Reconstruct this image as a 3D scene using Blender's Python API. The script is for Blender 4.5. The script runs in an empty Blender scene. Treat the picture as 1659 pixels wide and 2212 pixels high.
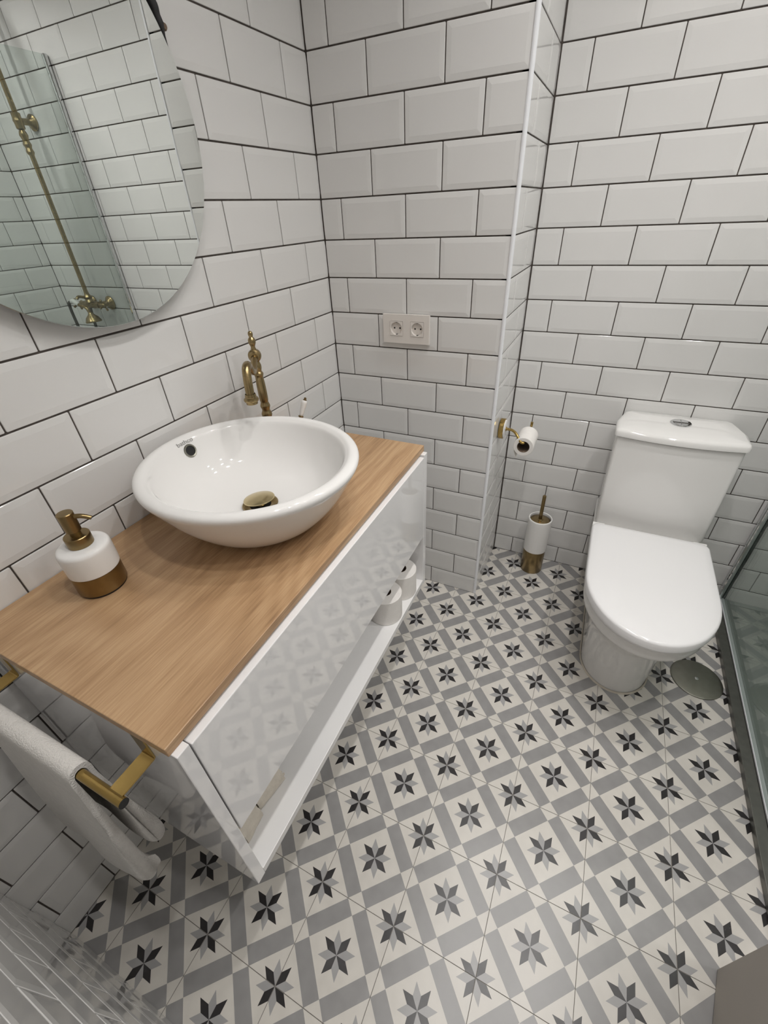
import bpy, bmesh, math, random
from mathutils import Vector, Matrix, Euler
random.seed(7)
scene = bpy.context.scene
C = scene.collection
PI = math.pi

# ------------------------------------------------------------------ camera
cam_d = bpy.data.cameras.new('camera')
cam = bpy.data.objects.new('camera', cam_d)
C.objects.link(cam)
cam_d.sensor_fit = 'HORIZONTAL'
cam_d.sensor_width = 36.0
cam_d.lens = 927.195 * 36.0 / 1659.0
cam_d.clip_start = 0.01
cam.location = (0.84205, -1.34348, 1.37560)
cam.rotation_euler = (0.959114, 0.042579, 0.440517)
scene.camera = cam

# ------------------------------------------------------------------ world, exposure
world = bpy.data.worlds.new('hall_light')
scene.world = world
world.use_nodes = True
world.node_tree.nodes['Background'].inputs[0].default_value = (1.0, 0.95, 0.9, 1)
world.node_tree.nodes['Background'].inputs[1].default_value = 0.35
vs = scene.view_settings
vs.view_transform = 'Standard'
vs.look = 'None'
vs.exposure = 0.38
vs.gamma = 1.0
vs.use_curve_mapping = False
try:
    scene.cycles.sample_clamp_indirect = 6.0
    scene.cycles.caustics_reflective = False
    scene.cycles.max_bounces = 9
    scene.cycles.diffuse_bounces = 5
    scene.cycles.caustics_refractive = False
except Exception:
    pass
LAMP_RADIANCE = 300.0
LAMP_COLOR = (1.0, 0.975, 0.95)

# ------------------------------------------------------------------ room constants
P = 0.102            # height of one course of wall tiles
T = 0.2035           # length of one wall tile with its joint
H17 = 0.0852         # top of the lowest, cut course
W = 0.5782           # outer corner of the boxed-out wall
D = 0.3412           # depth of the toilet niche
XR = 2.06            # end wall of the shower
YF = -1.452          # wall beside the door
ZC = 2.43            # ceiling
FS = 0.19611         # floor tile pitch
FX0, FY0 = 0.69588, -0.72571
XG = 1.511           # shower glass plane
XT = 1.475           # tray edge

# ------------------------------------------------------------------ materials
MATS = {}
def nodes_of(name):
    m = bpy.data.materials.new(name)
    m.use_nodes = True
    nt = m.node_tree
    b = nt.nodes['Principled BSDF']
    MATS[name] = m
    return m, nt, b

def simple(name, col, rough=0.4, metal=0.0, var=0.04, scale=12.0, coat=0.0, bump=0.0, bscale=60.0, rvar=0.0, spec=0.5, aniso=None):
    m, nt, b = nodes_of(name)
    tc = nt.nodes.new('ShaderNodeTexCoord')
    nz = nt.nodes.new('ShaderNodeTexNoise')
    nz.inputs['Scale'].default_value = scale
    nz.inputs['Detail'].default_value = 1.5
    nt.links.new(tc.outputs['Object'], nz.inputs['Vector'])
    rp = nt.nodes.new('ShaderNodeValToRGB')
    rp.color_ramp.elements[0].position = 0.3
    rp.color_ramp.elements[1].position = 0.7
    rp.color_ramp.elements[0].color = tuple(c * (1 - var) for c in col) + (1,)
    rp.color_ramp.elements[1].color = tuple(min(1, c * (1 + var)) for c in col) + (1,)
    nt.links.new(nz.outputs['Fac'], rp.inputs['Fac'])
    nt.links.new(rp.outputs['Color'], b.inputs['Base Color'])
    b.inputs['Roughness'].default_value = rough
    b.inputs['Metallic'].default_value = metal
    b.inputs['Specular IOR Level'].default_value = spec
    if coat:
        b.inputs['Coat Weight'].default_value = coat
        b.inputs['Coat Roughness'].default_value = 0.03
    if rvar:
        mr = nt.nodes.new('ShaderNodeMapRange')
        mr.inputs['To Min'].default_value = max(0.0, rough - rvar)
        mr.inputs['To Max'].default_value = rough + rvar
        nt.links.new(nz.outputs['Fac'], mr.inputs['Value'])
        nt.links.new(mr.outputs['Result'], b.inputs['Roughness'])
    if bump:
        n2 = nt.nodes.new('ShaderNodeTexNoise')
        n2.inputs['Scale'].default_value = bscale
        n2.inputs['Detail'].default_value = 3
        nt.links.new(tc.outputs['Object'], n2.inputs['Vector'])
        bp = nt.nodes.new('ShaderNodeBump')
        bp.inputs['Strength'].default_value = bump
        bp.inputs['Distance'].default_value = 0.002
        nt.links.new(n2.outputs['Fac'], bp.inputs['Height'])
        nt.links.new(bp.outputs['Normal'], b.inputs['Normal'])
    return m

simple('tile_white', (0.715, 0.71, 0.70), 0.07, var=0.012, scale=5)
simple('grout_dark', (0.075, 0.062, 0.053), 0.85, var=0.25, scale=60)
simple('grout_floor', (0.22, 0.205, 0.185), 0.85, var=0.2, scale=60)
simple('floor_cream', (0.665, 0.635, 0.585), 0.30, var=0.035, scale=30, rvar=0.06)
simple('floor_grey', (0.295, 0.29, 0.288), 0.30, var=0.06, scale=30, rvar=0.06)
simple('floor_light_grey', (0.36, 0.355, 0.355), 0.30, var=0.05, scale=30, rvar=0.06)
simple('floor_black', (0.018, 0.016, 0.017), 0.30, var=0.2, scale=30, rvar=0.06)
simple('ceiling_paint', (0.78, 0.77, 0.75), 0.8, var=0.01)
simple('ceramic', (0.80, 0.79, 0.775), 0.045, var=0.006, scale=4)
simple('ceramic_warm', (0.78, 0.77, 0.75), 0.12, var=0.01, scale=6)
simple('lid_plastic', (0.82, 0.815, 0.82), 0.10, var=0.006, scale=4)
simple('white_gloss', (0.85, 0.845, 0.85), 0.04, var=0.006, scale=4, coat=0.55, spec=0.5)
simple('white_inside', (0.80, 0.795, 0.79), 0.22, var=0.008, scale=4)
simple('brass_old', (0.325, 0.245, 0.125), 0.26, metal=1.0, var=0.07, scale=40, rvar=0.05)
simple('brass_dark', (0.275, 0.20, 0.095), 0.30, metal=1.0, var=0.10, scale=40, rvar=0.05)
simple('brass_bright', (0.46, 0.32, 0.11), 0.22, metal=1.0, var=0.15, scale=25, rvar=0.05)
simple('brass_pale', (0.58, 0.48, 0.28), 0.24, metal=1.0, var=0.08, scale=40, rvar=0.04)
simple('chrome', (0.72, 0.73, 0.74), 0.06, metal=1.0, var=0.02)
simple('steel_brushed', (0.29, 0.285, 0.245), 0.34, metal=1.0, var=0.05, scale=50, rvar=0.05)
simple('steel_dark', (0.17, 0.17, 0.155), 0.35, metal=0.8, var=0.08, scale=50)
simple('alu_profile', (0.80, 0.81, 0.84), 0.18, var=0.01)
simple('seal_black', (0.012, 0.013, 0.013), 0.5, var=0.1)
simple('black_matt', (0.012, 0.012, 0.013), 0.55, var=0.2)
simple('plastic_white', (0.74, 0.70, 0.66), 0.28, var=0.01)
simple('hole_black', (0.006, 0.006, 0.006), 0.7, var=0.1)
simple('paper', (0.80, 0.775, 0.745), 0.9, var=0.02, scale=60, bump=0.25, bscale=260)
simple('cardboard', (0.16, 0.115, 0.08), 0.9, var=0.15, scale=40)
simple('cloth_cream', (0.68, 0.63, 0.55), 0.95, var=0.06, scale=60, bump=0.5, bscale=300)
simple('towel_white', (0.70, 0.68, 0.65), 0.97, var=0.03, scale=90, bump=1.0, bscale=420)
simple('tray_stone', (0.27, 0.295, 0.28), 0.30, var=0.05, scale=18)
simple('door_paint', (0.40, 0.37, 0.335), 0.55, var=0.03, scale=7)
simple('rubber_hose', (0.06, 0.055, 0.05), 0.45, metal=0.3, var=0.2, scale=200)
simple('print_grey', (0.30, 0.295, 0.29), 0.2, var=0.05)
simple('caulk', (0.55, 0.50, 0.42), 0.35, var=0.05)
simple('mirror_edge', (0.45, 0.50, 0.49), 0.12, metal=0.6, var=0.03)
m = simple('mirror_silver', (0.80, 0.83, 0.81), 0.0, metal=1.0, var=0.0)

# oak: grain running along y
m, nt, b = nodes_of('oak')
def nd_(t, **kw):
    n = nt.nodes.new(t)
    for k, v in kw.items():
        n.inputs[k].default_value = v
    return n
tc = nd_('ShaderNodeTexCoord')
def stretched(sy, scale, detail, rough=0.5, dist=0.0):
    mp = nd_('ShaderNodeMapping', Scale=(1.0, sy, 1.0)); nt.links.new(tc.outputs['Object'], mp.inputs['Vector'])
    n = nd_('ShaderNodeTexNoise', Scale=scale, Detail=detail, Roughness=rough, Distortion=dist); nt.links.new(mp.outputs['Vector'], n.inputs['Vector'])
    return n
big = stretched(0.26, 5.0, 1.0, 0.4, 0.3)      # figure that bends the growth rings into cathedrals
fine = stretched(0.030, 420.0, 4, 0.6)          # pores
mid = stretched(0.06, 60.0, 3, 0.55, 0.3)       # streaks
blot = stretched(0.35, 5.0, 2)                  # broad tone
mu = nt.nodes.new('ShaderNodeMath'); mu.operation = 'MULTIPLY'; mu.inputs[1].default_value = 120.0
nt.links.new(big.outputs['Fac'], mu.inputs[0])
sn = nt.nodes.new('ShaderNodeMath'); sn.operation = 'SINE'; nt.links.new(mu.outputs[0], sn.inputs[0])
def madd(src, k, c):
    n = nt.nodes.new('ShaderNodeMath'); n.operation = 'MULTIPLY_ADD'; n.inputs[1].default_value = k
    nt.links.new(src, n.inputs[0])
    if isinstance(c, float): n.inputs[2].default_value = c
    else: nt.links.new(c, n.inputs[2])
    return n.outputs[0]
val = madd(sn.outputs[0], 0.034, 0.075)
val = madd(fine.outputs['Fac'], 0.42, val)
val = madd(mid.outputs['Fac'], 0.28, val)
val = madd(blot.outputs['Fac'], 0.30, val)
cr = nt.nodes.new('ShaderNodeValToRGB')
cr.color_ramp.elements[0].position = 0.40; cr.color_ramp.elements[0].color = (0.235, 0.138, 0.072, 1)
cr.color_ramp.elements[1].position = 0.70; cr.color_ramp.elements[1].color = (0.52, 0.345, 0.195, 1)
e = cr.color_ramp.elements.new(0.53); e.color = (0.385, 0.235, 0.122, 1)
nt.links.new(val, cr.inputs['Fac'])
nt.links.new(cr.outputs['Color'], b.inputs['Base Color'])
b.inputs['Roughness'].default_value = 0.40
bpn = nt.nodes.new('ShaderNodeBump'); bpn.inputs['Strength'].default_value = 0.25; bpn.inputs['Distance'].default_value = 0.001
nt.links.new(fine.outputs['Fac'], bpn.inputs['Height']); nt.links.new(bpn.outputs['Normal'], b.inputs['Normal'])

# clear greenish safety glass: a pane with real thickness, each face tints and reflects
m = bpy.data.materials.new('shower_glass'); m.use_nodes = True; MATS['shower_glass'] = m
nt = m.node_tree; nt.nodes.clear()
out = nt.nodes.new('ShaderNodeOutputMaterial')
tr = nt.nodes.new('ShaderNodeBsdfTransparent'); tr.inputs['Color'].default_value = (0.895, 0.925, 0.91, 1)
gl = nt.nodes.new('ShaderNodeBsdfGlossy'); gl.inputs['Roughness'].default_value = 0.0; gl.inputs['Color'].default_value = (0.9, 0.95, 0.93, 1)
fr = nt.nodes.new('ShaderNodeLayerWeight'); fr.inputs['Blend'].default_value = 0.5
pw_ = nt.nodes.new('ShaderNodeMath'); pw_.operation = 'POWER'; pw_.inputs[1].default_value = 5.0
ma_ = nt.nodes.new('ShaderNodeMath'); ma_.operation = 'MULTIPLY_ADD'; ma_.inputs[1].default_value = 0.95; ma_.inputs[2].default_value = 0.045
nt.links.new(fr.outputs['Facing'], pw_.inputs[0]); nt.links.new(pw_.outputs[0], ma_.inputs[0])
mx = nt.nodes.new('ShaderNodeMixShader')
nt.links.new(ma_.outputs[0], mx.inputs[0]); nt.links.new(tr.outputs[0], mx.inputs[1]); nt.links.new(gl.outputs[0], mx.inputs[2])
nt.links.new(mx.outputs[0], out.inputs['Surface'])

# lamp
m, nt, b = nodes_of('lamp_glow')
b.inputs['Base Color'].default_value = (0.9, 0.9, 0.9, 1)
b.inputs['Emission Color'].default_value = LAMP_COLOR + (1,)
b.inputs['Emission Strength'].default_value = LAMP_RADIANCE

# ------------------------------------------------------------------ helpers
def M(n): return MATS[n]

def link(name, me, mat, parent=None, smooth=False, angle=35):
    o = bpy.data.objects.new(name, me)
    C.objects.link(o)
    if parent is not None: o.parent = parent
    if mat is not None:
        for mm in (mat if isinstance(mat, (list, tuple)) else [mat]):
            me.materials.append(M(mm))
    if smooth:
        for p in me.polygons: p.use_smooth = True
        me.set_sharp_from_angle(angle=math.radians(angle))
    return o

def mesh_from(name, verts, faces, mi=None):
    me = bpy.data.meshes.new(name)
    me.from_pydata([tuple(v) for v in verts], [], faces)
    if mi:
        for p, k in zip(me.polygons, mi): p.material_index = k
    me.update()
    return me

def from_bm(bm, name):
    bmesh.ops.recalc_face_normals(bm, faces=bm.faces)
    me = bpy.data.meshes.new(name); bm.to_mesh(me); bm.free()
    return me

class G:
    """Collects shapes given in world coordinates; build() stores them about the parent's base point."""
    def __init__(self): self.v = []; self.f = []
    def add(self, vs, fs):
        k = len(self.v); self.v += [Vector(v) for v in vs]; self.f += [[i + k for i in f] for f in fs]; return self
    def box(self, lo, hi, bev=0.0, seg=2):
        bm = bmesh.new()
        bmesh.ops.create_cube(bm, size=1)
        for v in bm.verts:
            v.co = Vector([(lo[i] + hi[i]) / 2 + v.co[i] * (hi[i] - lo[i]) for i in range(3)])
        if bev > 0:
            bmesh.ops.bevel(bm, geom=list(bm.edges), offset=bev, segments=seg, profile=0.5, affect='EDGES')
        bm.verts.index_update()
        self.add([v.co.copy() for v in bm.verts], [[v.index for v in f.verts] for f in bm.faces])
        bm.free(); return self
    def lathe(self, prof, origin=(0, 0, 0), axis=(0, 0, 1), n=40, sx=1.0, sy=1.0, cap=True):
        origin = Vector(origin); ax = Vector(axis).normalized()
        q = Vector((0, 0, 1)).rotation_difference(ax)
        vs = []; fs = []
        for r, z in prof:
            for i in range(n):
                a = 2 * PI * i / n
                vs.append(origin + q @ Vector((r * sx * math.cos(a), r * sy * math.sin(a), z)))
        for k in range(len(prof) - 1):
            for i in range(n):
                j = (i + 1) % n
                fs.append([k * n + i, k * n + j, (k + 1) * n + j, (k + 1) * n + i])
        if cap:
            if prof[0][0] > 1e-6: fs.append(list(range(n))[::-1])
            if prof[-1][0] > 1e-6: fs.append([(len(prof) - 1) * n + i for i in range(n)])
        return self.add(vs, fs)
    def tube(self, pts, r, n=14, cap=True, sub=0):
        pts = [Vector(p) for p in pts]
        rs = r if isinstance(r, (list, tuple)) else [r] * len(pts)
        if sub:
            np_, nr = [], []
            for i in range(len(pts) - 1):
                p0 = pts[max(i - 1, 0)]; p1 = pts[i]; p2 = pts[i + 1]; p3 = pts[min(i + 2, len(pts) - 1)]
                for s in range(sub):
                    t = s / sub
                    np_.append(0.5 * ((2 * p1) + (p2 - p0) * t + (2 * p0 - 5 * p1 + 4 * p2 - p3) * t * t + (3 * p1 - p0 - 3 * p2 + p3) * t ** 3))
                    nr.append(rs[i] * (1 - t) + rs[i + 1] * t)
            np_.append(pts[-1]); nr.append(rs[-1]); pts, rs = np_, nr
        vs, fs = [], []
        t0 = (pts[1] - pts[0]).normalized()
        ref = Vector((0, 0, 1)) if abs(t0.z) < 0.9 else Vector((1, 0, 0))
        nx = t0.cross(ref).normalized()
        for i, p in enumerate(pts):
            t = (pts[min(i + 1, len(pts) - 1)] - pts[max(i - 1, 0)]).normalized()
            nx = (nx - t * nx.dot(t)).normalized(); ny = t.cross(nx)
            for k in range(n):
                a = 2 * PI * k / n
                vs.append(p + (nx * math.cos(a) + ny * math.sin(a)) * rs[i])
        for i in range(len(pts) - 1):
            for k in range(n):
                j = (k + 1) % n
                fs.append([i * n + k, i * n + j, (i + 1) * n + j, (i + 1) * n + k])
        if cap:
            fs.append(list(range(n))[::-1]); fs.append([(len(pts) - 1) * n + k for k in range(n)])
        return self.add(vs, fs)
    def loft(self, rings, cap0=True, cap1=True):
        n = len(rings[0]); vs = [p for r in rings for p in r]; fs = []
        for k in range(len(rings) - 1):
            for i in range(n):
                j = (i + 1) % n
                fs.append([k * n + i, k * n + j, (k + 1) * n + j, (k + 1) * n + i])
        if cap0: fs.append(list(range(n))[::-1])
        if cap1: fs.append([(len(rings) - 1) * n + i for i in range(n)])
        return self.add(vs, fs)
    def build(self, name, mat, parent=None, smooth=True, angle=35):
        off = Vector((0, 0, 0)); q = parent
        while q is not None: off += q.location; q = q.parent
        bm = bmesh.new()
        vv = [bm.verts.new(v - off) for v in self.v]
        for f in self.f:
            try: bm.faces.new([vv[i] for i in f])
            except ValueError: pass
        return link(name, from_bm(bm, name), mat, parent, smooth, angle)

def tag(o, label=None, cat=None, group=None, kind=None):
    if label: o['label'] = label
    if cat: o['category'] = cat
    if group: o['group'] = group
    if kind: o['kind'] = kind
    return o

def thing(name, loc, label, cat, group=None):
    o = bpy.data.objects.new(name, None); C.objects.link(o)
    o.empty_display_size = 0.05; o.location = loc
    return tag(o, label, cat, group)

# ------------------------------------------------------------------ wall tiles
TILE_CACHE = {}
GV, GH = 0.0029, 0.0036
def tile_mesh(w, h, flags):
    key = (round(w, 4), round(h, 4), flags)
    if key in TILE_CACHE: return TILE_CACHE[key]
    e, f, bv = 0.0018, 0.0037, 0.0125
    bl, br, bb, bt = [bv if x else 0.0006 for x in flags]
    if bl + br > w * 0.9: bl = br = 0.0006
    if bb + bt > h * 0.9: bb = bt = 0.0006
    c = 0.0012
    def rect(x0, x1, y0, y1, z, cc):
        return [(x0 + cc, y0, z), (x1 - cc, y0, z), (x1, y0 + cc, z), (x1, y1 - cc, z), (x1 - cc, y1, z), (x0 + cc, y1, z), (x0, y1 - cc, z), (x0, y0 + cc, z)]
    a = rect(-w / 2, w / 2, -h / 2, h / 2, 0, c)
    b = rect(-w / 2, w / 2, -h / 2, h / 2, e, c)
    b2 = rect(-w / 2 + 0.0008, w / 2 - 0.0008, -h / 2 + 0.0008, h / 2 - 0.0008, e + 0.0007, c)
    d = rect(-w / 2 + bl, w / 2 - br, -h / 2 + bb, h / 2 - bt, f, 0.0004)
    vs = a + b + b2 + d; fs = []
    for k in range(3):
        for i in range(8):
            j = (i + 1) % 8
            fs.append((k * 8 + i, k * 8 + j, (k + 1) * 8 + j, (k + 1) * 8 + i))
    fs.append(tuple(range(24, 32)))
    me = mesh_from('tile', vs, fs)
    me.materials.append(M('tile_white'))
    TILE_CACHE[key] = me
    return me

def zrow(k): return H17 + (17 - k) * P

def tile_wall(wall, origin, U, N, s0, s1, joints, ztop=ZC, skip=None):
    """Metro tiles laid on the plane origin + s*U + z*Z, facing N. joints(k) gives the joint positions of course k."""
    Ux, Nx = Vector(U), Vector(N)
    rot = Matrix((Ux, Vector((0, 0, 1)), Nx)).transposed()
    off = wall.location
    courses = [(17, 0.0, zrow(17))]
    k = 16
    while zrow(k + 1) < ztop - 0.01:
        courses.append((k, zrow(k + 1), min(zrow(k), ztop))); k -= 1
    for k, za, zb in courses:
        js = sorted(j for j in joints(k) if s0 + 0.012 < j < s1 - 0.012)
        bs = [s0] + js + [s1]
        for a, b in zip(bs[:-1], bs[1:]):
            full = (b - a) > T - 0.02
            w = (b - a) - GV; h = (zb - za) - GH
            lo_cut = (a == s0) and not full
            hi_cut = (b == s1) and not full
            if skip and skip((a + b) / 2, (za + zb) / 2): continue
            short = (zb - za) < P - 0.005
            me = tile_mesh(w, h, (not lo_cut, not hi_cut, not (short and k == 17), not (short and k != 17)))
            o = bpy.data.objects.new('tile', me); C.objects.link(o); o.parent = wall
            tilt = Euler((random.gauss(0, 0.0011), random.gauss(0, 0.0009), 0)).to_matrix()
            pos = Vector(origin) + Ux * ((a + b) / 2) + Vector((0, 0, (za + zb) / 2))
            o.matrix_local = Matrix.Translation(pos - off) @ (rot @ tilt).to_4x4()

def struct(name, lo, hi, mat, label=None):
    o = G().box(lo, hi).build(name, mat, None, smooth=False)
    tag(o, label, 'wall' if name.startswith('wall') else name.split('_')[0], kind='structure')
    return o

def series(first, n0, n1): return [first + n * T for n in range(n0, n1)]

# ------------------------------------------------------------------ the room
w_left = struct('wall_left', (-0.10, YF - 0.1, 0), (0, 0.0, ZC), 'grout_dark', 'white bevelled tile wall behind the basin and the round mirror')
tile_wall(w_left, (0, 0, 0), (0, 1, 0), (1, 0, 0), YF, 0.0,
          lambda k: [-(0.2137 if k % 2 == 0 else 0.1101) - n * T for n in range(-1, 8)])
w_back = struct('wall_back', (-0.10, 0, 0), (W, D + 0.1, ZC), 'grout_dark', 'white bevelled tile wall with the double power socket')
tile_wall(w_back, (0, 0, 0), (1, 0, 0), (0, -1, 0), 0.0055, W - 0.0025,
          lambda k: series(0.0720 if k % 2 == 0 else 0.1757, 0, 4))
w_ret = struct('wall_return', (W - 0.02, 0.0, 0), (W + 0.0002, D, ZC), 'grout_dark', 'narrow tiled return wall carrying the paper holder')
tile_wall(w_ret, (W, 0, 0), (0, 1, 0), (1, 0, 0), 0.0025, D - 0.001,
          lambda k: [0.098] if k % 2 == 0 else [0.2])
w_rear = struct('wall_rear', (W, D, 0), (XR + 0.1, D + 0.1, ZC), 'grout_dark', 'white bevelled tile wall behind the toilet and shower')
tile_wall(w_rear, (W, D, 0), (1, 0, 0), (0, -1, 0), 0.0055, XR - W - 0.001,
          lambda k: series(0.0864 if k % 2 == 1 else 0.1894, 0, 8))
w_right = struct('wall_right', (XR, YF - 0.1, 0), (XR + 0.1, D, ZC), 'grout_dark', 'white bevelled tile end wall of the shower')
tile_wall(w_right, (XR, D, 0), (0, -1, 0), (-1, 0, 0), 0.0055, D - YF - 0.001,
          lambda k: series(0.15 if k % 2 == 0 else 0.05, 0, 9))
w_front = struct('wall_front', (0.0, YF - 0.1, 0), (0.62, YF, ZC), 'grout_dark', 'short tiled wall in the near left corner beside the doorway')
tile_wall(w_front, (0.62, YF, 0), (-1, 0, 0), (0, 1, 0), 0.001, 0.6145,
          lambda k: series(0.105, 0, 4) if k % 2 == 0 else series(0.005, 0, 4))
struct('wall_front_door_side', (1.26, YF - 0.1, 0), (XR, YF, ZC), 'ceiling_paint', 'plain wall at the hinge side of the doorway')
struct('wall_front_lintel', (0.62, YF - 0.1, 2.05), (1.26, YF, ZC), 'ceiling_paint', 'plain wall above the doorway')
ceil = struct('ceiling', (-0.1, YF - 0.1, ZC), (XR + 0.1, D + 0.1, ZC + 0.1), 'ceiling_paint', 'flat white ceiling with small spot lamps')

# white metal edge strip on the outer corner
g = G()
ring = []
for i in range(7):
    a = -PI / 2 + (PI / 2) * i / 6
    ring.append((W - 0.0015 + 0.0070 * math.cos(a), 0.0015 + 0.0070 * math.sin(a)))
ring += [(W - 0.001, 0.006), (W - 0.006, 0.006), (W - 0.006, -0.0045)]
ring = [(max(x, W - 0.0045), y) for x, y in ring]
g.loft([[(x, y, 0.001) for x, y in ring], [(x, y, ZC - 0.001) for x, y in ring]])
tag(g.build('trim_1', 'alu_profile', None), 'white metal edge strip on the outer tiled corner', 'trim', kind='structure')

# ------------------------------------------------------------------ floor
floor = G().box((-0.05, YF - 0.6, -0.06), (XR + 0.05, D + 0.05, -0.0012)).build('floor', 'grout_floor', None, smooth=False)
tag(floor, 'patterned grey, cream and black star tile floor', 'floor', kind='structure')

def clip_poly(poly, x0, x1, y0, y1):
    for ax, lim, sgn in ((0, x0, 1), (0, x1, -1), (1, y0, 1), (1, y1, -1)):
        outp = []
        for i in range(len(poly)):
            a, b = poly[i], poly[(i + 1) % len(poly)]
            da, db = (a[ax] - lim) * sgn, (b[ax] - lim) * sgn
            if da >= 0: outp.append(a)
            if (da > 0 and db < 0) or (da < 0 and db > 0):
                t = da / (da - db); outp.append((a[0] + (b[0] - a[0]) * t, a[1] + (b[1] - a[1]) * t))
        poly = outp
        if len(poly) < 3: return None
    return poly

STAR = []
def _pol(r, deg): return (r * math.cos(math.radians(deg)), r * math.sin(math.radians(deg)))
for q in range(8):
    a = 22.5 + 45 * q
    STAR.append(([(0, 0), _pol(0.118, a - 22.5), _pol(0.218, a), _pol(0.118, a + 22.5)], 3 if q % 2 == 1 else 2))
FLOOR_CACHE = {}
def floor_tile_mesh(bx):
    """bx: the tile's extent in tile units about its centre (clipped where a wall or the tray cuts it)."""
    key = tuple(round(v, 4) for v in bx)
    if key in FLOOR_CACHE: return FLOOR_CACHE[key]
    x0, x1, y0, y1 = bx
    vs, fs, mi = [], [], []
    def addp(poly, z, k):
        p = clip_poly(poly, x0, x1, y0, y1)
        if not p: return
        b0 = len(vs); vs.extend((x * FS, y * FS, z) for x, y in p); fs.append(tuple(range(b0, b0 + len(p)))); mi.append(k)
    sq = [(x0, y0), (x1, y0), (x1, y1), (x0, y1)]
    addp(sq, 0.0, 0)
    b0 = len(vs); vs.extend((x * FS, y * FS, -0.006) for x, y in sq); vs.extend((x * FS, y * FS, 0.0) for x, y in sq)
    for i in range(4):
        j = (i + 1) % 4; fs.append((b0 + i, b0 + j, b0 + 4 + j, b0 + 4 + i)); mi.append(0)
    for sx in (1, -1):
        for sy in (1, -1):
            q = [(0.375 * sx, 0), (0.5 * sx, 0.125 * sy), (0.125 * sx, 0.5 * sy), (0, 0.375 * sy)]
            if sx * sy < 0: q = q[::-1]
            addp(q, 0.00006, 1)
    for cx, cy in ((0, 0), (0.5, 0.5), (-0.5, 0.5), (0.5, -0.5), (-0.5, -0.5)):
        for poly, k in STAR: addp([(x + cx, y + cy) for x, y in poly], 0.00006, k)
    me = mesh_from('floor_tile', vs, fs, mi)
    for n in ('floor_cream', 'floor_grey', 'floor_light_grey', 'floor_black'): me.materials.append(M(n))
    FLOOR_CACHE[key] = me
    return me

hg = 0.5 - 0.0007 / FS
for j in range(-5, 6):
    for i in range(-6, 7):
        cx, cy = FX0 + (j + 0.5) * FS, FY0 + (i + 0.5) * FS
        if cy > 0.09 and cx + FS / 2 < W + 0.01: continue
        bx = (max(-hg, (0.004 - cx) / FS), min(hg, (XT + 0.012 - cx) / FS), max(-hg, (YF - 0.10 - cy) / FS), min(hg, (D - 0.003 - cy) / FS))
        if bx[1] - bx[0] < 0.03 or bx[3] - bx[2] < 0.03: continue
        o = bpy.data.objects.new('floor_tile', floor_tile_mesh(bx)); C.objects.link(o); o.parent = floor
        o.location = (cx, cy, 0)

# ------------------------------------------------------------------ ceiling spots
lamps = [(0.86, -0.22, 'in front of the power socket wall'), (1.34, -0.22, 'above the toilet'), (0.86, -0.68, 'level with the wash basin'),
         (1.34, -0.68, 'in the middle of the room'), (0.86, -1.14, 'nearest the doorway on the vanity side'), (1.34, -1.14, 'nearest the doorway on the shower side'),
         (1.80, -0.10, 'above the shower column'), (1.80, -0.85, 'above the near end of the shower')]
for x, y, where in lamps:
    t = thing('ceiling_lamp', (x, y, ZC), 'small round ceiling spot lamp ' + where, 'lamp', 'ceiling spot lamps')
    G().lathe([(0.050, 0.0), (0.050, -0.030), (0.047, -0.033), (0.0415, -0.032), (0.0395, -0.028), (0.0385, -0.0005)], (x, y, ZC), cap=False).build('added_baffle', 'ceiling_paint', t)  # unseen sleeve, added to cut off wide beam angles and darken the upper walls
    G().lathe([(0.036, -0.0012), (0.0, -0.0012)], (x, y, ZC), n=12, cap=False).build('bulb', 'lamp_glow', t)

# ------------------------------------------------------------------ door leaf at the right edge
dr = thing('door_1', (1.36, -0.8875, 0), 'plain grey-beige door leaf standing open at the bottom right', 'door')
tag(dr, kind='structure')
d0 = Vector((1.3600, -0.8875, 0)); dd = Vector((-0.205, -0.979, 0)).normalized(); dn = Vector((-dd.y, dd.x, 0)) * 1.0
if dn.x < 0: dn = -dn
d1 = d0 + dd * 0.56
ringd = [d0, d1, d1 + dn * 0.04, d0 + dn * 0.04]
G().loft([[p + Vector((0, 0, 0.004)) for p in ringd], [p + Vector((0, 0, 2.03)) for p in ringd]]).build('leaf', 'door_paint', dr, smooth=False)
g = G()
hp = d0 + dd * 0.06 - dn * 0.0
g.lathe([(0.024, 0.0), (0.024, 0.006), (0.009, 0.008), (0.009, 0.045), (0.0, 0.047)], hp + Vector((0, 0, 1.02)), axis=-dn, n=20)
g.tube([hp - dn * 0.04 + Vector((0, 0, 1.02)), hp - dn * 0.045 + dd * 0.11 + Vector((0, 0, 1.02))], 0.008)
g.build('handle', 'chrome', dr)

# ------------------------------------------------------------------ vanity cabinet
VX0, VX1 = 0.0055, 0.472
VY0, VY1 = -1.2260, -0.3320
VZ0, VZ1 = 0.330, 0.822
van = thing('vanity_cabinet', (0.24, -0.78, VZ0), 'white gloss wall-hung vanity cabinet with one drawer above an open shelf', 'cabinet')
for ya, yb in ((VY0, VY0 + 0.020), (VY1 - 0.020, VY1)):
    G().box((VX0, ya, VZ0), (VX1, yb, VZ1), 0.0012).build('side_panel', 'white_gloss', van, smooth=False)
G().box((VX0, VY0 + 0.0202, VZ0 + 0.0002), (VX1 - 0.0005, VY1 - 0.0202, VZ0 + 0.020), 0.001).build('bottom_panel', 'white_inside', van, smooth=False)
G().box((VX0, VY0 + 0.0202, 0.545), (VX1 - 0.030, VY1 - 0.0202, 0.561), 0.001).build('shelf_divider', 'white_inside', van, smooth=False)
G().box((VX0, VY0 + 0.0202, VZ0 + 0.0202), (VX0 + 0.012, VY1 - 0.0202, VZ1)).build('back_panel', 'white_inside', van, smooth=False)
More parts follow.
